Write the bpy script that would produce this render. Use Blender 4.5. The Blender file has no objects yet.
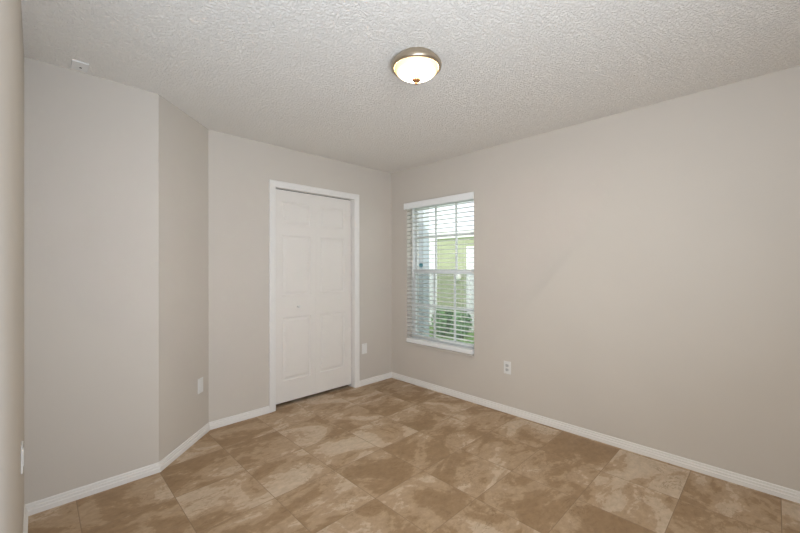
import bpy, bmesh, math, random
from mathutils import Vector, Matrix

random.seed(7)
S = bpy.context.scene
COL = S.collection
R = math.radians

# ------------------------------------------------------------------ camera
cam_d = bpy.data.cameras.new('camera')
cam = bpy.data.objects.new('camera', cam_d)
COL.objects.link(cam)
cam_d.sensor_fit = 'HORIZONTAL'
cam_d.sensor_width = 36.0
cam_d.lens = 36.0 * 369.8 / 800.0
cam_d.clip_start = 0.01
cam_d.clip_end = 200
_yaw, _pit, _rol = R(44.536), R(0.089), R(-0.106)
_F = Vector((math.sin(_yaw) * math.cos(_pit), math.cos(_yaw) * math.cos(_pit), math.sin(_pit)))
_R = Vector((math.cos(_yaw), -math.sin(_yaw), 0))
_U = _R.cross(_F)
_R2 = _R * math.cos(_rol) + _U * math.sin(_rol)
_U2 = _U * math.cos(_rol) - _R * math.sin(_rol)
_m = Matrix((_R2, _U2, -_F)).transposed().to_4x4()
_m.translation = Vector((-3.038, -3.232, 1.318))
cam.matrix_world = _m
S.camera = cam

# ------------------------------------------------------------------ view, world, lights
S.view_settings.view_transform = 'Standard'
S.view_settings.look = 'None'
S.view_settings.gamma = 1.0
S.view_settings.use_curve_mapping = False
S.view_settings.exposure = -0.04

W = bpy.data.worlds.new('sky')
S.world = W
W.use_nodes = True
bg = W.node_tree.nodes['Background']
bg.inputs['Color'].default_value = (0.86, 0.93, 1.0, 1)
bg.inputs['Strength'].default_value = 2.1


def sun(name, direction, strength, color, angle=1.0):
    d = bpy.data.lights.new(name, 'SUN')
    d.energy = strength
    d.color = color
    d.angle = R(angle)
    o = bpy.data.objects.new(name, d)
    COL.objects.link(o)
    o.rotation_euler = Vector(direction).to_track_quat('-Z', 'Y').to_euler()
    return o


def area(name, loc, direction, sx, sy, watts, color, spread=180):
    d = bpy.data.lights.new(name, 'AREA')
    d.shape = 'RECTANGLE'
    d.size, d.size_y = sx, sy
    d.energy = watts
    d.spread = R(spread)
    d.color = color
    o = bpy.data.objects.new(name, d)
    COL.objects.link(o)
    o.location = loc
    o.rotation_euler = Vector(direction).to_track_quat('-Z', 'Y').to_euler()
    return o


sun('sun', (0.45, 0.62, -0.64), 3.6, (1.0, 0.95, 0.86))
area('corner_fill_light', (-2.80, -3.95, 1.45), (0.98, 1.0, -0.06), 0.9, 1.6, 20.0, (0.90, 0.95, 1.0), 110)  # added fill lamp behind the camera, brightens right wall and far corner
area('bounce_flash', (-2.95, -3.40, 1.00), (0.06, 0.95, 1.0), 0.7, 0.9, 53.0, (0.70, 0.83, 1.0))

# ------------------------------------------------------------------ room numbers (metres; inner far right corner is the origin)
H = 2.44
LX = -3.083           # left wall
DX = 0.433            # depth of the angled corner
AX = -2.040           # where the angled wall meets the back wall
BX = AX - DX
YR = -4.40            # rear wall
DOOR0, DOOR1, DOORH = -1.470, -0.556, 2.062
WY0, WY1, WZ0, WZ1 = -1.171, -0.257, 0.455, 2.045
HALL0, HALL1 = -3.75, -2.72

# ------------------------------------------------------------------ materials


def lin(c):
    return tuple((v / 255 / 12.92) if v / 255 <= 0.04045 else (((v / 255) + 0.055) / 1.055) ** 2.4 for v in c) + (1.0,)


class NT:
    def __init__(self, name):
        self.m = bpy.data.materials.new(name)
        self.m.use_nodes = True
        self.t = self.m.node_tree
        self.b = self.t.nodes['Principled BSDF']
        self.out = self.t.nodes['Material Output']

    def n(self, kind, **kw):
        x = self.t.nodes.new(kind)
        for k, v in kw.items():
            if k.startswith('i_'):
                x.inputs[k[2:].replace('_', ' ')].default_value = v
            else:
                setattr(x, k, v)
        return x

    def l(self, a, b):
        self.t.links.new(a, b)

    def math(self, op, a, b=None, c=None):
        x = self.n('ShaderNodeMath', operation=op)
        for i, v in enumerate((a, b, c)):
            if v is None:
                continue
            if isinstance(v, (int, float)):
                x.inputs[i].default_value = v
            else:
                self.l(v, x.inputs[i])
        return x.outputs[0]

    def pos(self):
        return self.n('ShaderNodeNewGeometry').outputs['Position']

    def noise(self, vec, scale, detail=2.0, rough=0.5, dist=0.0):
        x = self.n('ShaderNodeTexNoise')
        x.inputs['Scale'].default_value = scale
        x.inputs['Detail'].default_value = detail
        x.inputs['Roughness'].default_value = rough
        x.inputs['Distortion'].default_value = dist
        if vec is not None:
            self.l(vec, x.inputs['Vector'])
        return x

    def ramp(self, fac, stops, interp='LINEAR'):
        x = self.n('ShaderNodeValToRGB')
        x.color_ramp.interpolation = interp
        e = x.color_ramp.elements
        while len(e) < len(stops):
            e.new(0.5)
        for k, (p, c) in enumerate(stops):
            e[k].position = p
            e[k].color = c
        self.l(fac, x.inputs['Fac'])
        return x.outputs['Color']

    def bump(self, height, strength, distance):
        x = self.n('ShaderNodeBump')
        x.inputs['Strength'].default_value = strength
        x.inputs['Distance'].default_value = distance
        self.l(height, x.inputs['Height'])
        self.l(x.outputs['Normal'], self.b.inputs['Normal'])
        return x


def paint(name, rgb, rough=0.6, spec=0.3, mottle=0.02, scale=6.0, bump=0.0, bscale=180.0, bdist=0.002, metal=0.0):
    t = NT(name)
    c = lin(rgb)
    n = t.noise(t.pos(), scale, 3.0)
    lo = tuple(v * (1 - mottle) for v in c[:3]) + (1,)
    hi = tuple(min(1, v * (1 + mottle)) for v in c[:3]) + (1,)
    t.l(t.ramp(n.outputs['Fac'], [(0.3, lo), (0.7, hi)]), t.b.inputs['Base Color'])
    t.b.inputs['Roughness'].default_value = rough
    t.b.inputs['Specular IOR Level'].default_value = spec
    t.b.inputs['Metallic'].default_value = metal
    if bump > 0:
        b = t.noise(t.pos(), bscale, 3.0)
        t.bump(b.outputs['Fac'], bump, bdist)
    return t.m


M = {}
M['wall'] = paint('greige_wall_paint', (207, 198, 187), 0.75, 0.2, 0.012, 2.0, 0.25, 160.0, 0.0015)
M['trim'] = paint('white_trim_paint', (234, 229, 223), 0.45, 0.35, 0.01, 8.0)
M['door'] = paint('white_door_paint', (230, 223, 215), 0.5, 0.3, 0.008, 8.0)
M['plate'] = paint('white_plate_plastic', (232, 229, 224), 0.4, 0.4, 0.005, 20)
M['socket'] = paint('grey_socket_plastic', (200, 197, 192), 0.45, 0.4, 0.005, 20)
M['dark'] = paint('dark_slot', (38, 34, 30), 0.8, 0.1, 0.02, 20)
M['blind'] = paint('white_faux_wood', (243, 242, 239), 0.5, 0.3, 0.01, 30)
M['frame'] = paint('white_window_vinyl', (230, 230, 228), 0.45, 0.35, 0.01, 20)
M['sill'] = paint('painted_sill', (196, 184, 166), 0.6, 0.3, 0.01, 12)
M['nickel'] = paint('brushed_nickel', (186, 172, 152), 0.34, 0.5, 0.03, 60, metal=0.9)
M['bronze'] = paint('finial_bronze', (150, 104, 66), 0.5, 0.4, 0.03, 60, metal=0.3)
M['knob'] = paint('white_knob', (226, 222, 216), 0.35, 0.5, 0.005, 20)


def mat_ceiling():
    t = NT('textured_ceiling')
    p = t.pos()
    c = lin((251, 245, 236))
    n2 = t.noise(p, 1.5, 2.0)
    t.l(t.ramp(n2.outputs['Fac'], [(0.3, tuple(v * .985 for v in c[:3]) + (1,)), (0.7, c)]), t.b.inputs['Base Color'])
    t.b.inputs['Roughness'].default_value = 0.9
    t.b.inputs['Specular IOR Level'].default_value = 0.1
    a = t.noise(p, 88.0, 3.0, 0.6, 0.4)
    h = t.ramp(a.outputs['Fac'], [(0.40, (0, 0, 0, 1)), (0.60, (1, 1, 1, 1))])
    t.bump(h, 0.9, 0.0054)
    return t.m


def mat_tile():
    t = NT('travertine_look_floor_tile')
    P = t.pos()
    size = 0.4055
    sep = t.n('ShaderNodeSeparateXYZ')
    t.l(P, sep.inputs[0])
    u = t.math('DIVIDE', t.math('ADD', sep.outputs['X'], 1.660 + size * 20), size)
    v = t.math('DIVIDE', t.math('ADD', sep.outputs['Y'], 1.222 + size * 20), size)
    iu, iv = t.math('FLOOR', u), t.math('FLOOR', v)
    fu, fv = t.math('FRACT', u), t.math('FRACT', v)
    eu = t.math('MINIMUM', fu, t.math('SUBTRACT', 1.0, fu))
    ev = t.math('MINIMUM', fv, t.math('SUBTRACT', 1.0, fv))
    edge = t.math('MINIMUM', eu, ev)
    idx = t.n('ShaderNodeCombineXYZ')
    t.l(iu, idx.inputs[0])
    t.l(iv, idx.inputs[1])
    wn = t.n('ShaderNodeTexWhiteNoise', noise_dimensions='3D')
    t.l(idx.outputs[0], wn.inputs['Vector'])
    off = t.n('ShaderNodeVectorMath', operation='SCALE')
    t.l(wn.outputs['Color'], off.inputs[0])
    off.inputs['Scale'].default_value = 37.0
    # swap axes on about half of the tiles so the clouds run both ways
    add = t.n('ShaderNodeVectorMath', operation='ADD')
    t.l(P, add.inputs[0])
    t.l(off.outputs[0], add.inputs[1])
    mp = t.n('ShaderNodeMapping')
    t.l(add.outputs[0], mp.inputs['Vector'])
    mp.inputs['Rotation'].default_value = (0, 0, R(35))
    mp.inputs['Scale'].default_value = (0.85, 1.35, 1.0)
    q = mp.outputs['Vector']
    big = t.noise(q, 2.6, 9.0, 0.60, 0.7)
    fine = t.noise(q, 26.0, 8.0, 0.70, 0.4)
    vein = t.noise(q, 4.0, 9.0, 0.62, 1.6)
    k = t.math('ADD', t.math('MULTIPLY', big.outputs['Fac'], 0.88),
               t.math('MULTIPLY', fine.outputs['Fac'], 0.12))
    k = t.math('ADD', k, t.math('MULTIPLY', t.math('SUBTRACT', wn.outputs['Value'], 0.5), 0.09))
    col = t.ramp(k, [(0.36, lin((158, 129, 97))), (0.455, lin((167, 138, 106))),
                     (0.472, lin((181, 154, 123))), (0.545, lin((187, 160, 131))),
                     (0.562, lin((202, 179, 153))), (0.66, lin((208, 188, 164)))])
    # thin darker veins
    vd = t.math('ABSOLUTE', t.math('SUBTRACT', vein.outputs['Fac'], 0.5))
    vm = t.math('SUBTRACT', 1.0, t.math('MINIMUM', t.math('MULTIPLY', vd, 90.0), 1.0))
    patch = t.noise(P, 3.0, 2.0)
    vm = t.math('MULTIPLY', vm, t.math('MULTIPLY', t.math('MAXIMUM', t.math('SUBTRACT', patch.outputs['Fac'], 0.42), 0.0), 3.6))
    mx = t.n('ShaderNodeMix', data_type='RGBA')
    t.l(vm, mx.inputs['Factor'])
    t.l(col, mx.inputs['A'])
    mx.inputs['B'].default_value = lin((140, 112, 82))
    # fine mottling
    mf = t.n('ShaderNodeMix', data_type='RGBA', blend_type='MULTIPLY')
    mf.inputs['Factor'].default_value = 1.0
    t.l(mx.outputs['Result'], mf.inputs['A'])
    t.l(t.ramp(fine.outputs['Fac'], [(0.32, (0.84, 0.83, 0.82, 1)), (0.68, (1.08, 1.08, 1.08, 1))]), mf.inputs['B'])
    # grout
    gm = t.math('LESS_THAN', edge, 0.0042)
    g = t.n('ShaderNodeMix', data_type='RGBA')
    t.l(gm, g.inputs['Factor'])
    t.l(mf.outputs['Result'], g.inputs['A'])
    g.inputs['B'].default_value = lin((146, 121, 95))
    t.l(g.outputs['Result'], t.b.inputs['Base Color'])
    t.b.inputs['Roughness'].default_value = 0.5
    t.b.inputs['Specular IOR Level'].default_value = 0.3
    hh = t.math('ADD', t.math('MULTIPLY', t.math('MINIMUM', t.math('MULTIPLY', edge, 90.0), 1.0), 1.0),
                t.math('MULTIPLY', fine.outputs['Fac'], 0.35))
    t.bump(hh, 0.35, 0.002)
    return t.m


def mat_glass():
    t = NT('window_glass')
    t.b.inputs['Base Color'].default_value = (1, 1, 1, 1)
    t.b.inputs['Roughness'].default_value = 0.0
    tr = t.n('ShaderNodeBsdfTransparent')
    tr.inputs['Color'].default_value = (0.95, 0.96, 0.955, 1)
    gl = t.n('ShaderNodeBsdfGlossy')
    gl.inputs['Roughness'].default_value = 0.02
    mx = t.n('ShaderNodeMixShader')
    mx.inputs[0].default_value = 0.04
    t.l(tr.outputs[0], mx.inputs[1])
    t.l(gl.outputs[0], mx.inputs[2])
    t.l(mx.outputs[0], t.out.inputs['Surface'])
    return t.m


def mat_screen():
    t = NT('insect_screen_mesh')
    t.b.inputs['Base Color'].default_value = lin((120, 140, 136))
    t.b.inputs['Roughness'].default_value = 0.6
    tr = t.n('ShaderNodeBsdfTransparent')
    mx = t.n('ShaderNodeMixShader')
    mx.inputs[0].default_value = 0.27
    t.l(tr.outputs[0], mx.inputs[1])
    t.l(t.b.outputs[0], mx.inputs[2])
    t.l(mx.outputs[0], t.out.inputs['Surface'])
    return t.m


def mat_lampglass():
    t = NT('lit_frosted_glass')
    tc = t.n('ShaderNodeTexCoord')
    sep = t.n('ShaderNodeSeparateXYZ')
    t.l(tc.outputs['Object'], sep.inputs[0])
    r2 = t.math('SQRT', t.math('ADD', t.math('POWER', sep.outputs['X'], 2.0), t.math('POWER', sep.outputs['Y'], 2.0)))
    f = t.math('DIVIDE', r2, 0.12)
    col = t.ramp(f, [(0.0, (1.0, 0.93, 0.78, 1)), (0.72, (1.0, 0.86, 0.58, 1)), (0.90, (0.80, 0.56, 0.24, 1)), (1.0, (0.62, 0.40, 0.16, 1))])
    t.l(col, t.b.inputs['Emission Color'])
    st = t.math('ADD', 0.95, t.math('MULTIPLY', 900.0, t.math('POWER', t.math('MAXIMUM', t.math('SUBTRACT', 1.0, f), 0.0), 3.6)))
    t.l(st, t.b.inputs['Emission Strength'])
    t.b.inputs['Base Color'].default_value = lin((240, 228, 200))
    t.b.inputs['Roughness'].default_value = 0.35
    return t.m


M['ceiling'] = mat_ceiling()
M['tile'] = mat_tile()
M['glass'] = mat_glass()
M['lampglass'] = mat_lampglass()
M['screen'] = mat_screen()
M['grass'] = paint('lawn_grass', (120, 150, 84), 0.9, 0.1, 0.35, 14.0, 0.6, 60.0, 0.03)
M['green'] = paint('pale_green_stucco', (174, 178, 148), 0.9, 0.1, 0.06, 3.0, 0.4, 60.0, 0.006)
M['whitewall'] = paint('white_exterior_paint', (240, 240, 236), 0.7, 0.2, 0.02, 3.0)
M['column'] = paint('blue_grey_stucco', (204, 209, 216), 0.9, 0.1, 0.04, 4.0, 0.4, 70.0, 0.005)
M['roof'] = paint('grey_shingle', (130, 124, 118), 0.9, 0.1, 0.2, 30.0)
M['leaf'] = paint('green_leaf', (112, 150, 98), 0.5, 0.3, 0.35, 9.0)
M['stem'] = paint('brown_stem', (104, 84, 62), 0.8, 0.1, 0.15, 30.0)
M['teal'] = paint('teal_sticker', (52, 140, 158), 0.4, 0.3, 0.05, 60.0)
M['tealpale'] = paint('pale_sticker_band', (150, 196, 204), 0.4, 0.3, 0.05, 60.0)
M['fence'] = paint('white_vinyl_fence', (242, 243, 244), 0.5, 0.3, 0.01, 6.0)

# ------------------------------------------------------------------ mesh helpers


def obj(name, bm, mat=None, parent=None, smooth=False):
    bmesh.ops.recalc_face_normals(bm, faces=bm.faces[:])
    me = bpy.data.meshes.new(name)
    if smooth:
        for f in bm.faces:
            f.smooth = True
    bm.to_mesh(me)
    bm.free()
    o = bpy.data.objects.new(name, me)
    COL.objects.link(o)
    if mat:
        me.materials.append(mat)
    if parent:
        o.parent = parent
    return o


def box(bm, x0, x1, y0, y1, z0, z1, bev=0.0):
    v = [bm.verts.new((x, y, z)) for x in (x0, x1) for y in (y0, y1) for z in (z0, z1)]
    fs = [bm.faces.new([v[i] for i in q]) for q in
          ((0, 1, 3, 2), (4, 6, 7, 5), (0, 4, 5, 1), (2, 3, 7, 6), (0, 2, 6, 4), (1, 5, 7, 3))]
    if bev > 0:
        es = list({e for f in fs for e in f.edges})
        bmesh.ops.bevel(bm, geom=es, offset=bev, segments=2, affect='EDGES', profile=0.5)
    return bm


def boxes(*bs):
    bm = bmesh.new()
    for b in bs:
        box(bm, *b)
    return bm


def prism(bm, pts, z0, z1):
    a = [bm.verts.new((x, y, z0)) for x, y in pts]
    b = [bm.verts.new((x, y, z1)) for x, y in pts]
    n = len(pts)
    bm.faces.new(a[::-1])
    bm.faces.new(b)
    for i in range(n):
        j = (i + 1) % n
        bm.faces.new((a[i], a[j], b[j], b[i]))
    return bm


def lathe(bm, prof, n=48, axis='Z', c=(0, 0, 0)):
    rings = []
    for r, z in prof:
        if r < 1e-6:
            p = {'Z': (0, 0, z), 'Y': (0, z, 0), 'X': (z, 0, 0)}[axis]
            rings.append([bm.verts.new(Vector(p) + Vector(c))])
        else:
            ring = []
            for k in range(n):
                a = 2 * math.pi * k / n
                s, t = r * math.cos(a), r * math.sin(a)
                p = {'Z': (s, t, z), 'Y': (s, z, t), 'X': (z, s, t)}[axis]
                ring.append(bm.verts.new(Vector(p) + Vector(c)))
            rings.append(ring)
    for A, B in zip(rings, rings[1:]):
        for k in range(n):
            j = (k + 1) % n
            if len(A) == 1 and len(B) == 1:
                continue
            if len(A) == 1:
                bm.faces.new((A[0], B[j], B[k]))
            elif len(B) == 1:
                bm.faces.new((A[k], A[j], B[0]))
            else:
                bm.faces.new((A[k], A[j], B[j], B[k]))
    return bm


def tube(bm, a, b, r, n=10):
    a, b = Vector(a), Vector(b)
    d = (b - a).normalized()
    u = d.orthogonal().normalized()
    w = d.cross(u)
    ra, rb = [], []
    for k in range(n):
        t = 2 * math.pi * k / n
        q = (u * math.cos(t) + w * math.sin(t)) * r
        ra.append(bm.verts.new(a + q))
        rb.append(bm.verts.new(b + q))
    for k in range(n):
        j = (k + 1) % n
        bm.faces.new((ra[k], ra[j], rb[j], rb[k]))
    bm.faces.new(ra[::-1])
    bm.faces.new(rb)
    return bm


def struct(o):
    o['kind'] = 'structure'
    return o


def tag(o, label, cat=None, group=None):
    o['label'] = label
    if cat:
        o['category'] = cat
    if group:
        o['group'] = group
    return o


def empty(name, loc, rz=0.0):
    o = bpy.data.objects.new(name, None)
    COL.objects.link(o)
    o.location = loc
    o.rotation_euler = (0, 0, rz)
    o.empty_display_size = 0.1
    return o


# ------------------------------------------------------------------ room shell
HX = -4.6
struct(obj('floor', boxes((HX, 0.0, YR - 0.12, 0.85, -0.12, 0.0)), M['tile']))
ceil = struct(obj('ceiling', boxes((HX, 0.0, YR - 0.12, 0.85, H, H + 0.15)), M['ceiling']))

T = 0.12
struct(obj('wall_back', boxes((AX, DOOR0, 0, T, 0, H), (DOOR1, 0.0, 0, T, 0, H), (DOOR0, DOOR1, 0, T, DOORH, H)), M['wall']))
RT = 0.20
struct(obj('wall_right', boxes((0, RT, YR - T, WY0, 0, H), (0, RT, WY1, 0.85, 0, H),
                               (0, RT, WY0, WY1, 0, WZ0), (0, RT, WY0, WY1, WZ1, H)), M['wall']))
bm = bmesh.new()
prism(bm, [(AX, 0), (BX, -DX), (BX, -DX + 0.17), (AX - 0.05, T)][::-1] + [], 0, H)
struct(obj('wall_diagonal', bm, M['wall']))
struct(obj('wall_front_left', boxes((LX - T, BX, -DX, -DX + T, 0, H)), M['wall']))
struct(obj('wall_left', boxes((LX - T, LX, HALL1, -DX, 0, H), (LX - T, LX, YR - T, HALL0, 0, H),
                              (LX - T, LX, HALL0, HALL1, 2.10, H)), M['wall']))
struct(obj('wall_rear', boxes((HX, 0, YR - T, YR, 0, H)), M['wall']))
struct(obj('wall_hall', boxes((HX - T, HX, YR - T, 0.85, 0, H), (HX, LX - T, -1.2, -1.2 + T, 0, H)), M['wall']))
struct(obj('wall_closet', boxes((-1.80, -1.68, T, 0.73, 0, H), (-1.80, 0.0, 0.73, 0.85, 0, H)), M['wall']))

# baseboards -------------------------------------------------------
PROF = [(0.0, 0.0), (0.0150, 0.0), (0.0150, 0.026), (0.0105, 0.0285), (0.0105, 0.0420),
        (0.0060, 0.0445), (0.0060, 0.0560), (0.0035, 0.0605), (0.0, 0.0612)]


def base_run(name, pts, start=None, end=None):
    """baseboard along one wall; pts = (prev, a, b, next) in the order with the room on the right"""
    prev, a, b, nxt = [Vector(p) if p else None for p in pts]

    def nrm(p, q):
        d = (q - p).normalized()
        return Vector((d.y, -d.x))
    n = nrm(a, b)

    def mit(n2):
        s = n + n2
        return s / (1 + n.dot(n2))
    ma = mit(nrm(prev, a)) if prev else n
    mb = mit(nrm(b, nxt)) if nxt else n
    bm = bmesh.new()
    ra = [bm.verts.new((*(a + ma * d), z)) for d, z in PROF]
    rb = [bm.verts.new((*(b + mb * d), z)) for d, z in PROF]
    for k in range(len(PROF) - 1):
        bm.faces.new((ra[k], rb[k], rb[k + 1], ra[k + 1]))
    bm.faces.new((ra[-1], rb[-1], rb[0], ra[0]))
    bm.faces.new(ra)
    bm.faces.new(rb[::-1])
    return struct(obj(name, bm, M['trim']))


pL0, pL1, pB, pA = (LX, HALL1), (LX, -DX), (BX, -DX), (AX, 0)
base_run('baseboard_left', (None, pL0, pL1, pB))
base_run('baseboard_front_left', (pL0, pL1, pB, pA))
base_run('baseboard_diagonal', (pL1, pB, pA, (-1.5, 0)))
CAS = 0.058
base_run('baseboard_back', (pB, pA, (DOOR0 - CAS, 0), None))
base_run('baseboard_back', (None, (DOOR1 + CAS, 0), (0, 0), (0, -1)))
base_run('baseboard_right', ((-1, 0), (0, 0), (0, YR), (-1, YR)))
base_run('baseboard_rear', ((0, -1), (0, YR), (LX, YR), None))

# ------------------------------------------------------------------ closet bifold door
door = empty('door_1', ((DOOR0 + DOOR1) / 2, 0, 0))
struct(door)
dcx = (DOOR0 + DOOR1) / 2


def casing_profile(bm, x0, x1, z0, z1):
    box(bm, x0, x1, -0.011, 0.0, z0, z1, 0.002)


bm = bmesh.new()
# mitred casing: stepped profile across its width, d = outward distance from the opening
CP = [(0.0, 0.0), (0.0, -0.008), (0.006, -0.010), (0.020, -0.0105), (0.024, -0.013), (0.042, -0.0155), (0.052, -0.0165), (CAS, -0.014), (CAS, 0.0)]
o0, o1, oz = DOOR0 - dcx, DOOR1 - dcx, DOORH - 0.004
rings = []
for st in range(4):
    ring = []
    for d, y in CP:
        x = (o0 - d) if st < 2 else (o1 + d)
        z = 0.0 if st in (0, 3) else oz + d
        ring.append(bm.verts.new((x, y, z)))
    rings.append(ring)
for A_, B_ in zip(rings, rings[1:]):
    for k in range(len(CP) - 1):
        bm.faces.new((A_[k], A_[k + 1], B_[k + 1], B_[k]))
bm.faces.new(rings[0])
bm.faces.new(rings[3][::-1])
obj('casing', bm, M['trim'], door)
JT = 0.003
obj('jamb', boxes((o0, o0 + JT, -0.004, T, 0, DOORH), (o1 - JT, o1, -0.004, T, 0, DOORH),
                  (o0, o1, -0.004, T, DOORH - JT, DOORH)), M['trim'], door)
obj('track', boxes((o0 + 0.01, o1 - 0.01, 0.062, 0.088, DOORH - 0.006, DOORH - JT)), M['dark'], door)

LZ0, LZ1, LT, LY = 0.034, 2.053, 0.034, 0.052
PANZ = [(0.236, 0.838), (1.048, 1.622), (1.728, 1.942)]


def leaf(x0, x1, px0, px1):
    """a moulded three-panel leaf; front at y = LY"""
    bm = bmesh.new()
    xs = [x0, px0, px1, x1]
    zs = [LZ0] + [z for p in PANZ for z in p] + [LZ1]
    vv = {}

    def V(x, y, z):
        k = (round(x, 5), round(y, 5), round(z, 5))
        if k not in vv:
            vv[k] = bm.verts.new((x, y, z))
        return vv[k]
    for i in range(3):
        for j in range(len(zs) - 1):
            a, b, c, d = xs[i], xs[i + 1], zs[j], zs[j + 1]
            if i == 1 and j % 2 == 1:
                prof = [(0, 0), (0.004, 0.0055), (0.012, 0.0075), (0.020, 0.0065), (0.034, 0.0015), (0.040, 0.001)]
                for (d0, y0), (d1, y1) in zip(prof, prof[1:]):
                    P = [V(a + d0, LY + y0, c + d0), V(b - d0, LY + y0, c + d0), V(b - d0, LY + y0, d - d0), V(a + d0, LY + y0, d - d0)]
                    Q = [V(a + d1, LY + y1, c + d1), V(b - d1, LY + y1, c + d1), V(b - d1, LY + y1, d - d1), V(a + d1, LY + y1, d - d1)]
                    for k in range(4):
                        bm.faces.new((P[k], P[(k + 1) % 4], Q[(k + 1) % 4], Q[k]))
                bm.faces.new(Q)
            else:
                bm.faces.new((V(a, LY, c), V(b, LY, c), V(b, LY, d), V(a, LY, d)))
    # back and edges
    B = [bm.verts.new((x, LY + LT, z)) for x, z in ((x0, LZ0), (x1, LZ0), (x1, LZ1), (x0, LZ1))]
    bm.faces.new(B)
    low = [V(x, LY, LZ0) for x in xs]
    top = [V(x, LY, LZ1) for x in xs]
    lef = [V(x0, LY, z) for z in zs]
    rig = [V(x1, LY, z) for z in zs]
    bm.faces.new(low + [B[1], B[0]])
    bm.faces.new(top + [B[2], B[3]])
    bm.faces.new(lef + [B[3], B[0]])
    bm.faces.new(rig + [B[2], B[1]])
    return bm


mid = 0.0
la = obj('door_leaf', leaf(o0 + 0.006, mid - 0.0004, -1.376 - dcx, -1.069 - dcx), M['door'], door)
lb = obj('door_leaf', leaf(mid + 0.0004, o1 - 0.009, -0.960 - dcx, -0.653 - dcx), M['door'], door)
bm = lathe(bmesh.new(), [(0.0, -0.034), (0.008, -0.0335), (0.0135, -0.030), (0.0155, -0.024), (0.0130, -0.018), (0.0080, -0.013),
                         (0.0075, -0.006), (0.013, -0.002), (0.014, 0.0), (0.0, 0.0)], 24, 'Y', (-1.211 - dcx, LY, 0.937))
obj('knob', bm, M['knob'], la, True)

# ------------------------------------------------------------------ window
win = struct(empty('window_1', (0, (WY0 + WY1) / 2, WZ0)))
wy, wz = (WY0 + WY1) / 2, WZ0
SILT = 0.022


def wobj(name, bm, mat, parent=win, smooth=False):
    """geometry given in room coordinates, stored relative to the window"""
    bmesh.ops.translate(bm, verts=bm.verts[:], vec=(0, -wy, -wz))
    return obj(name, bm, mat, parent, smooth)


FX0, FX1 = 0.078, 0.150
fo = 0.030
gz0 = WZ0 + SILT
wobj('window_frame', boxes((FX0, FX1, WY0, WY0 + fo, gz0, WZ1), (FX0, FX1, WY1 - fo, WY1, gz0, WZ1),
                           (FX0, FX1, WY0 + fo, WY1 - fo, WZ1 - fo, WZ1), (FX0, FX1, WY0 + fo, WY1 - fo, gz0, gz0 + fo)), M['frame'])
MEET = 1.268
yl, yr = WY1 - fo, WY0 + fo


def sash(name, x0, x1, z0, z1, vs, hz, bot, top, st=0.026):
    b = [(x0, x1, yl - st, yl, z0, z1), (x0, x1, yr, yr + st, z0, z1),
         (x0, x1, yr + st, yl - st, z0, z0 + bot), (x0, x1, yr + st, yl - st, z1 - top, z1)]
    s = wobj(name, boxes(*b), M['frame'])
    g = [(x0 + 0.004, x1 - 0.004, y - 0.0095, y + 0.0095, z0 + bot, z1 - top) for y in vs]
    ys = [yr + st] + sorted([yy for v in vs for yy in (v - 0.0095, v + 0.0095)]) + [yl - st]
    g += [(x0 + 0.004, x1 - 0.004, ys[i], ys[i + 1], hz - 0.0095, hz + 0.0095) for i in range(0, len(ys), 2)]
    gr = wobj('muntin_grid', boxes(*g), M['frame'], None)
    gr.parent = s
    xm = (x0 + x1) / 2
    gl = wobj('glass_pane', boxes((xm - 0.002, xm + 0.002, yr + st, yl - st, z0 + bot, z1 - top)), M['glass'], None)
    gl.parent = s
    return s


sash('upper_sash', 0.112, 0.136, MEET - 0.026, WZ1 - fo, (-0.590, -0.868), 1.662, 0.050, 0.024)
sash('lower_sash', 0.084, 0.108, gz0 + fo, MEET + 0.026, (-0.590, -0.868), 0.878, 0.034, 0.050)
wobj('insect_screen', boxes((0.143, 0.1445, yr, yl, gz0 + fo, MEET)), M['screen'])
# sill: thin, painted like the wall, its nose just proud of the wall
bm = bmesh.new()
box(bm, -0.026, FX0, WY0 - 0.004, WY1 + 0.004, WZ0 - 0.011, WZ0 + 0.006, 0.004)
wobj('window_sill', bm, M['wall'])
# alarm sticker on the upper pane's low left corner
sy, sz, sx = -0.366, 1.336, 0.1215
bm = bmesh.new()
pts = [(0, .033), (.010, .022), (.026, .016), (.026, -.012), (.012, -.022), (0, -.033), (-.012, -.022), (-.026, -.012), (-.026, .016), (-.010, .022)]
f0 = [bm.verts.new((sx, sy + a, sz + b)) for a, b in pts]
f1 = [bm.verts.new((sx - 0.0012, sy + a, sz + b)) for a, b in pts]
bm.faces.new(f0)
bm.faces.new(f1[::-1])
for k in range(len(pts)):
    j = (k + 1) % len(pts)
    bm.faces.new((f0[k], f0[j], f1[j], f1[k]))
stk = wobj('alarm_sticker', bm, M['teal'])
bnd = wobj('sticker_band', boxes((sx - 0.0022, sx - 0.0012, sy - .021, sy + .021, sz - .002, sz + .008)), M['tealpale'], None)
bnd.parent = stk

# ------------------------------------------------------------------ blind
blind = empty('window_blind', (0, wy, WZ0 + 0.01))
tag(blind, 'white horizontal slatted blind with open slats hanging in the window', 'window blind')
bo = Vector((0, wy, WZ0 + 0.01))


def bobj(name, bm, mat=M['blind'], parent=blind, smooth=False):
    bmesh.ops.translate(bm, verts=bm.verts[:], vec=-bo)
    return obj(name, bm, mat, parent, smooth)


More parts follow.
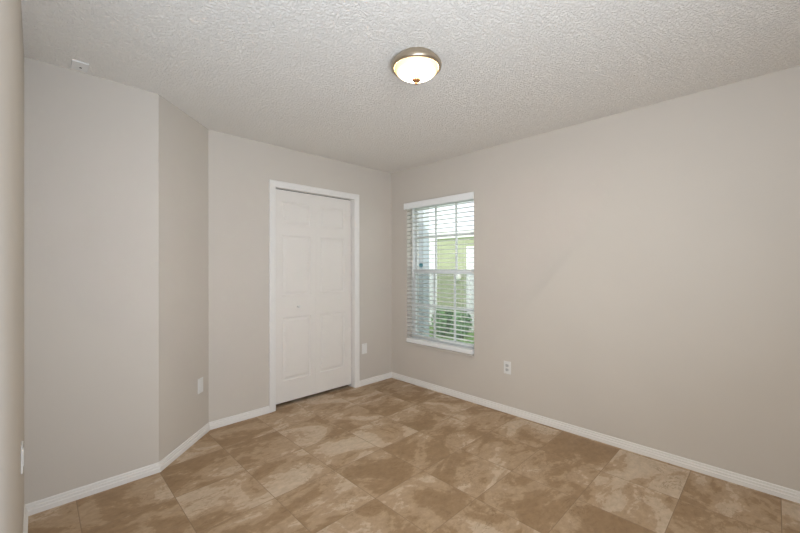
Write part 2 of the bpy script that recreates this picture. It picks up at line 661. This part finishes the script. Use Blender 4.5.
bm = bmesh.new()
box(bm, -0.062, -0.052, -1.206, -0.279 + 0.012, 1.970, 2.038, 0.0025)
bobj('valance', bm)
bobj('valance_clip', boxes((-0.052, -0.001, -0.300, -0.285, 2.020, 2.034)), M['blind'])
bobj('valance_clip', boxes((-0.052, -0.001, -1.150, -1.135, 2.020, 2.034)), M['blind'])
bobj('headrail', boxes((-0.016, 0.036, WY0 + 0.006, WY1 - 0.006, 1.992, 2.040)), M['blind'])
SX0, SX1 = -0.014, 0.036
sy0, sy1 = WY0 + 0.008, WY1 - 0.008
pitch = 0.0455
z = 1.955
first = None


def slat_bm():
    bm = bmesh.new()
    n = 6
    rows_t, rows_b = [], []
    for k in range(n + 1):
        u = k / n
        x = (u - 0.5) * (SX1 - SX0)
        zz = 0.0022 * (1 - (2 * u - 1) ** 2)
        rows_t.append([bm.verts.new((x, y, zz + 0.0017)) for y in (sy0 - wy, sy1 - wy)])
        rows_b.append([bm.verts.new((x, y, zz - 0.0017)) for y in (sy0 - wy, sy1 - wy)])
    for k in range(n):
        bm.faces.new((rows_t[k][0], rows_t[k][1], rows_t[k + 1][1], rows_t[k + 1][0]))
        bm.faces.new((rows_b[k][0], rows_b[k + 1][0], rows_b[k + 1][1], rows_b[k][1]))
        for e in (0, 1):
            bm.faces.new((rows_t[k][e], rows_t[k + 1][e], rows_b[k + 1][e], rows_b[k][e]))
    bm.faces.new((rows_t[0][0], rows_b[0][0], rows_b[0][1], rows_t[0][1]))
    bm.faces.new((rows_t[n][0], rows_t[n][1], rows_b[n][1], rows_b[n][0]))
    return bm


zlist = []
while z > 0.540:
    zlist.append((z, 0.0))
    z -= pitch
for zz, tilt in zlist:
    if first is None:
        first = obj('slat', slat_bm(), M['blind'], blind, True)
        s = first
    else:
        s = first.copy()
        COL.objects.link(s)
        s.parent = blind
    s.location = ((SX0 + SX1) / 2, 0, zz - bo.z)
    s.rotation_euler = (0, R(0.8) if zz > 0.53 else 0, 0)
bm = bmesh.new()
box(bm, SX0 - 0.008, SX1 + 0.004, sy0, sy1, WZ0 + 0.009, 0.5105, 0.007)
bobj('bottom_rail', bm)
for yy in (-0.40, -0.71, -1.03):
    bm = bmesh.new()
    tube(bm, (SX0 - 0.003, yy, 0.509), (SX0 - 0.003, yy, 1.995), 0.0008, 6)
    tube(bm, (SX1 + 0.003, yy, 0.509), (SX1 + 0.003, yy, 1.995), 0.0008, 6)
    bobj('ladder_cord', bm)
bm = bmesh.new()
tube(bm, (-0.026, -0.376, 1.205), (-0.026, -0.376, 1.985), 0.0052, 10)
tube(bm, (-0.026, -0.376, 1.985), (-0.014, -0.376, 2.000), 0.003, 8)
bobj('tilt_wand', bm, M['blind'], blind, False)

# ------------------------------------------------------------------ wall plates


def outlet(name, loc, rz, label, kind='duplex', w=0.070, h=0.114):
    """plate lies in local XZ, facing local -Y; the wall is at local y = 0"""
    o = empty(name, loc, rz)
    tag(o, label, 'wall outlet', 'white wall outlets around the room')
    bm = bmesh.new()
    box(bm, -w / 2, w / 2, -0.006, 0.0, -h / 2, h / 2, 0.0022)
    obj('cover_plate', bm, M['plate'], o)
    if kind == 'duplex':
        for s in (-1, 1):
            bm = bmesh.new()
            n = 20
            pr = []
            for k in range(n):
                a = 2 * math.pi * k / n
                pr.append((0.0165 * math.cos(a), max(-0.0135, min(0.0135, 0.0165 * math.sin(a)))))
            fa = [bm.verts.new((x, -0.0085, zz + s * 0.0195)) for x, zz in pr]
            fb = [bm.verts.new((x, -0.0050, zz + s * 0.0195)) for x, zz in pr]
            bm.faces.new(fa)
            bm.faces.new(fb[::-1])
            for k in range(n):
                j = (k + 1) % n
                bm.faces.new((fa[k], fa[j], fb[j], fb[k]))
            r = obj('receptacle', bm, M['socket'], o)
            zc = s * 0.0195
            obj('slot', boxes((-0.0075, -0.0053, -0.0089, -0.0080, zc - 0.001, zc + 0.0075)), M['dark'], r)
            obj('slot', boxes((0.0053, 0.0075, -0.0089, -0.0080, zc - 0.001, zc + 0.0065)), M['dark'], r)
            bm = lathe(bmesh.new(), [(0.0, -0.0089), (0.0026, -0.0089), (0.0026, -0.0080), (0.0, -0.0080)], 12, 'Y', (0, 0, zc - 0.0075))
            obj('ground_hole', bm, M['dark'], r)
        bm = lathe(bmesh.new(), [(0.0, -0.0072), (0.0022, -0.0068), (0.003, -0.0058), (0.0, -0.0058)], 12, 'Y')
        obj('screw', bm, M['socket'], o, True)
    else:
        bm = bmesh.new()
        box(bm, -0.0165, 0.0165, -0.0085, -0.005, -0.0335, 0.0335, 0.0015)
        obj('insert', bm, M['plate'], o)
        for s in (-1, 1):
            bm = lathe(bmesh.new(), [(0.0, -0.0072), (0.0022, -0.0068), (0.003, -0.0058), (0.0, -0.0058)], 12, 'Y', (0, 0, s * 0.047))
            obj('screw', bm, M['socket'], o, True)
    return o


outlet('wall_outlet', (-0.4215, 0, 0.4075), 0, 'white outlet plate beside the closet door casing, near the far corner', 'decor')
outlet('wall_outlet', (0, -1.5275, 0.408), R(-90), 'white duplex outlet on the long right wall below and right of the window')
outlet('wall_outlet', (-2.129, -0.089, 0.400), R(45), 'white outlet plate low on the narrow angled wall', 'decor')
outlet('wall_outlet', (LX, -1.03, 0.530), R(90), 'white outlet plate seen edge-on on the left wall, near the photo edge', 'decor')

# ------------------------------------------------------------------ ceiling lamp
lamp = empty('ceiling_lamp', (-1.582, -1.880, H))
tag(lamp, 'lit round flush ceiling lamp with nickel rim and domed frosted glass', 'ceiling lamp')
bm = lathe(bmesh.new(), [(0.0, 0.0), (0.103, 0.0), (0.106, -0.003), (0.108, -0.010), (0.113, -0.016), (0.120, -0.020), (0.127, -0.025),
                         (0.133, -0.034), (0.1355, -0.044), (0.134, -0.053), (0.129, -0.059), (0.123, -0.060), (0.120, -0.057), (0.118, -0.050), (0.0, -0.045)], 64)
obj('rim', bm, M['nickel'], lamp, True)
prof = []
for k in range(15):
    a = (math.pi / 2) * k / 14
    prof.append((0.117 * math.cos(a) if k < 14 else 0.0, -0.056 - 0.051 * math.sin(a)))
obj('glass_shade', lathe(bmesh.new(), prof, 64), M['lampglass'], lamp, True)
bm = lathe(bmesh.new(), [(0.0, -0.102), (0.014, -0.106), (0.0225, -0.111), (0.025, -0.116), (0.0225, -0.122), (0.014, -0.127), (0.008, -0.130), (0.006, -0.132),
                         (0.008, -0.136), (0.0055, -0.141), (0.0, -0.143)], 32)
obj('finial', bm, M['bronze'], lamp, True)

# ------------------------------------------------------------------ ceiling blank plate and repair crack
cp = empty('ceiling_plate', (-2.865, -0.528, H))
tag(cp, 'small white cover plate with dark centre hole on ceiling, top left corner', 'cover plate')
bm = bmesh.new()
box(bm, -0.036, 0.036, -0.056, 0.056, -0.008, 0.0, 0.002)
obj('cover_plate', bm, M['plate'], cp)
obj('hole', lathe(bmesh.new(), [(0.0, -0.0086), (0.006, -0.0086), (0.006, -0.0075), (0.0, -0.0075)], 16, 'Z', (0.004, 0.012, 0)), M['dark'], cp)

bm = bmesh.new()
cpts = [(-0.884, -2.452), (-0.868, -2.462), (-0.80, -2.482), (-0.742, -2.506), (-0.66, -2.528), (-0.606, -2.556)]
for (a, b), (c, d) in zip(cpts, cpts[1:]):
    tube(bm, (a, b, H), (c, d, H), 0.0022, 6)
crk = obj('crack_ridge', bm, M['ceiling'], ceil)

# ------------------------------------------------------------------ outdoors
GZ = -0.15
struct(obj('ground', boxes((RT, 14.0, -6.0, 14.0, GZ - 0.1, GZ)), M['grass']))
struct(obj('added_shade_eave', boxes((HX, 0.35, YR - 0.5, 1.2, H + 0.15, H + 0.30)), M['roof']))  # unseen overhang, added to keep the sun off the porch column

pc = empty('porch_column', (0.965, 0.52, GZ))
tag(pc, 'pale blue-grey stucco porch column outside the left side of window', 'column')
obj('shaft', boxes((-0.065, 0.065, -0.224, 0.224, 0.12, 2.74)), M['column'], pc)
obj('plinth', boxes((-0.075, 0.075, -0.232, 0.232, 0.0, 0.12)), M['column'], pc)

fp = empty('fence_panel', (3.90, 1.225, GZ))
tag(fp, 'white vinyl fence panel outside the right edge of window', 'fence')
b = [(-0.02, 0.02, 0.36 - 0.12 * (k + 1) + 0.002, 0.36 - 0.12 * k - 0.002, 0.05, 1.88) for k in range(9)]
obj('board_panel', boxes(*b), M['fence'], fp)
obj('post', boxes((-0.05, 0.05, 0.36, 0.42, 0.0, 1.93)), M['fence'], fp)
obj('post', boxes((-0.05, 0.05, -0.78, -0.72, 0.0, 1.93)), M['fence'], fp)
obj('rail', boxes((-0.035, 0.035, -0.72, 0.36, 1.88, 1.93)), M['fence'], fp)

fp2 = fp.copy()
COL.objects.link(fp2)
fp2.location = (3.90, 3.36, GZ)
tag(fp2, 'white vinyl fence panel outside, just right of the pale porch column')
for ch in list(fp.children):
    c = ch.copy()
    COL.objects.link(c)
    c.parent = fp2
fp['group'] = fp2['group'] = 'white fence panels outside'

hs = empty('neighbour_house', (8.0, 6.0, GZ))
tag(hs, 'pale green stucco neighbour house seen through the window', 'house')
obj('wall', boxes((0.0, 4.0, -1.9, -0.02, 0.0, 2.54)), M['green'], hs)
obj('corner_trim', boxes((-0.05, 4.0, -0.02, 0.6, 0.0, 2.54)), M['whitewall'], hs)
obj('fascia', boxes((-0.06, 4.2, -1.92, 0.7, 2.54, 2.80)), M['whitewall'], hs)
mt = obj('utility_meter', lathe(bmesh.new(), [(0.0, -0.14), (0.07, -0.135), (0.10, -0.11), (0.115, -0.05), (0.115, 0.0), (0.0, 0.0)], 24, 'X', (0, -1.09, 1.09)), M['whitewall'], hs, True)
obj('conduit', boxes((-0.03, 0.0, -1.11, -1.07, 0.05, 0.97)), M['green'], hs)


def shrub(loc, rx, ry, rz, n, label, seed):
    rnd = random.Random(seed)
    o = empty('shrub', loc)
    tag(o, label, 'shrub', 'shrubs outside the window')
    bm = bmesh.new()
    for _ in range(n):
        while True:
            p = Vector((rnd.uniform(-1, 1), rnd.uniform(-1, 1), rnd.uniform(-1, 1)))
            if 0.35 < p.length < 1:
                break
        c = Vector((p.x * rx, p.y * ry, rz + p.z * rz + 0.03))
        d = (p + Vector((rnd.uniform(-.6, .6), rnd.uniform(-.6, .6), rnd.uniform(-.2, .9)))).normalized()
        u = d.orthogonal().normalized()
        u = (Matrix.Rotation(rnd.uniform(0, 6.28), 3, d) @ u)
        w = d.cross(u)
        L, wd = rnd.uniform(.05, .095), rnd.uniform(.018, .034)
        q = [c - u * L * .5, c - u * L * .1 + w * wd, c + u * L * .55 + d * 0.01, c - u * L * .1 - w * wd]
        vs = [bm.verts.new(x) for x in q]
        bm.faces.new((vs[0], vs[1], vs[2]))
        bm.faces.new((vs[0], vs[2], vs[3]))
    obj('foliage', bm, M['leaf'], o)
    bm = bmesh.new()
    for k in range(7):
        a = k * 0.9
        tube(bm, (0.03 * math.cos(a), 0.03 * math.sin(a), 0), (rx * .6 * math.cos(a), ry * .6 * math.sin(a), rz * 1.4), 0.008, 6)
    obj('stem', bm, M['stem'], o)
    return o


shrub((3.15, 1.75, GZ), 0.32, 0.17, 0.30, 800, 'leafy green shrub outside, nearest the middle of the window', 3)
shrub((3.22, 1.33, GZ), 0.32, 0.15, 0.27, 700, 'leafy green shrub outside, beside the white fence panel', 5)
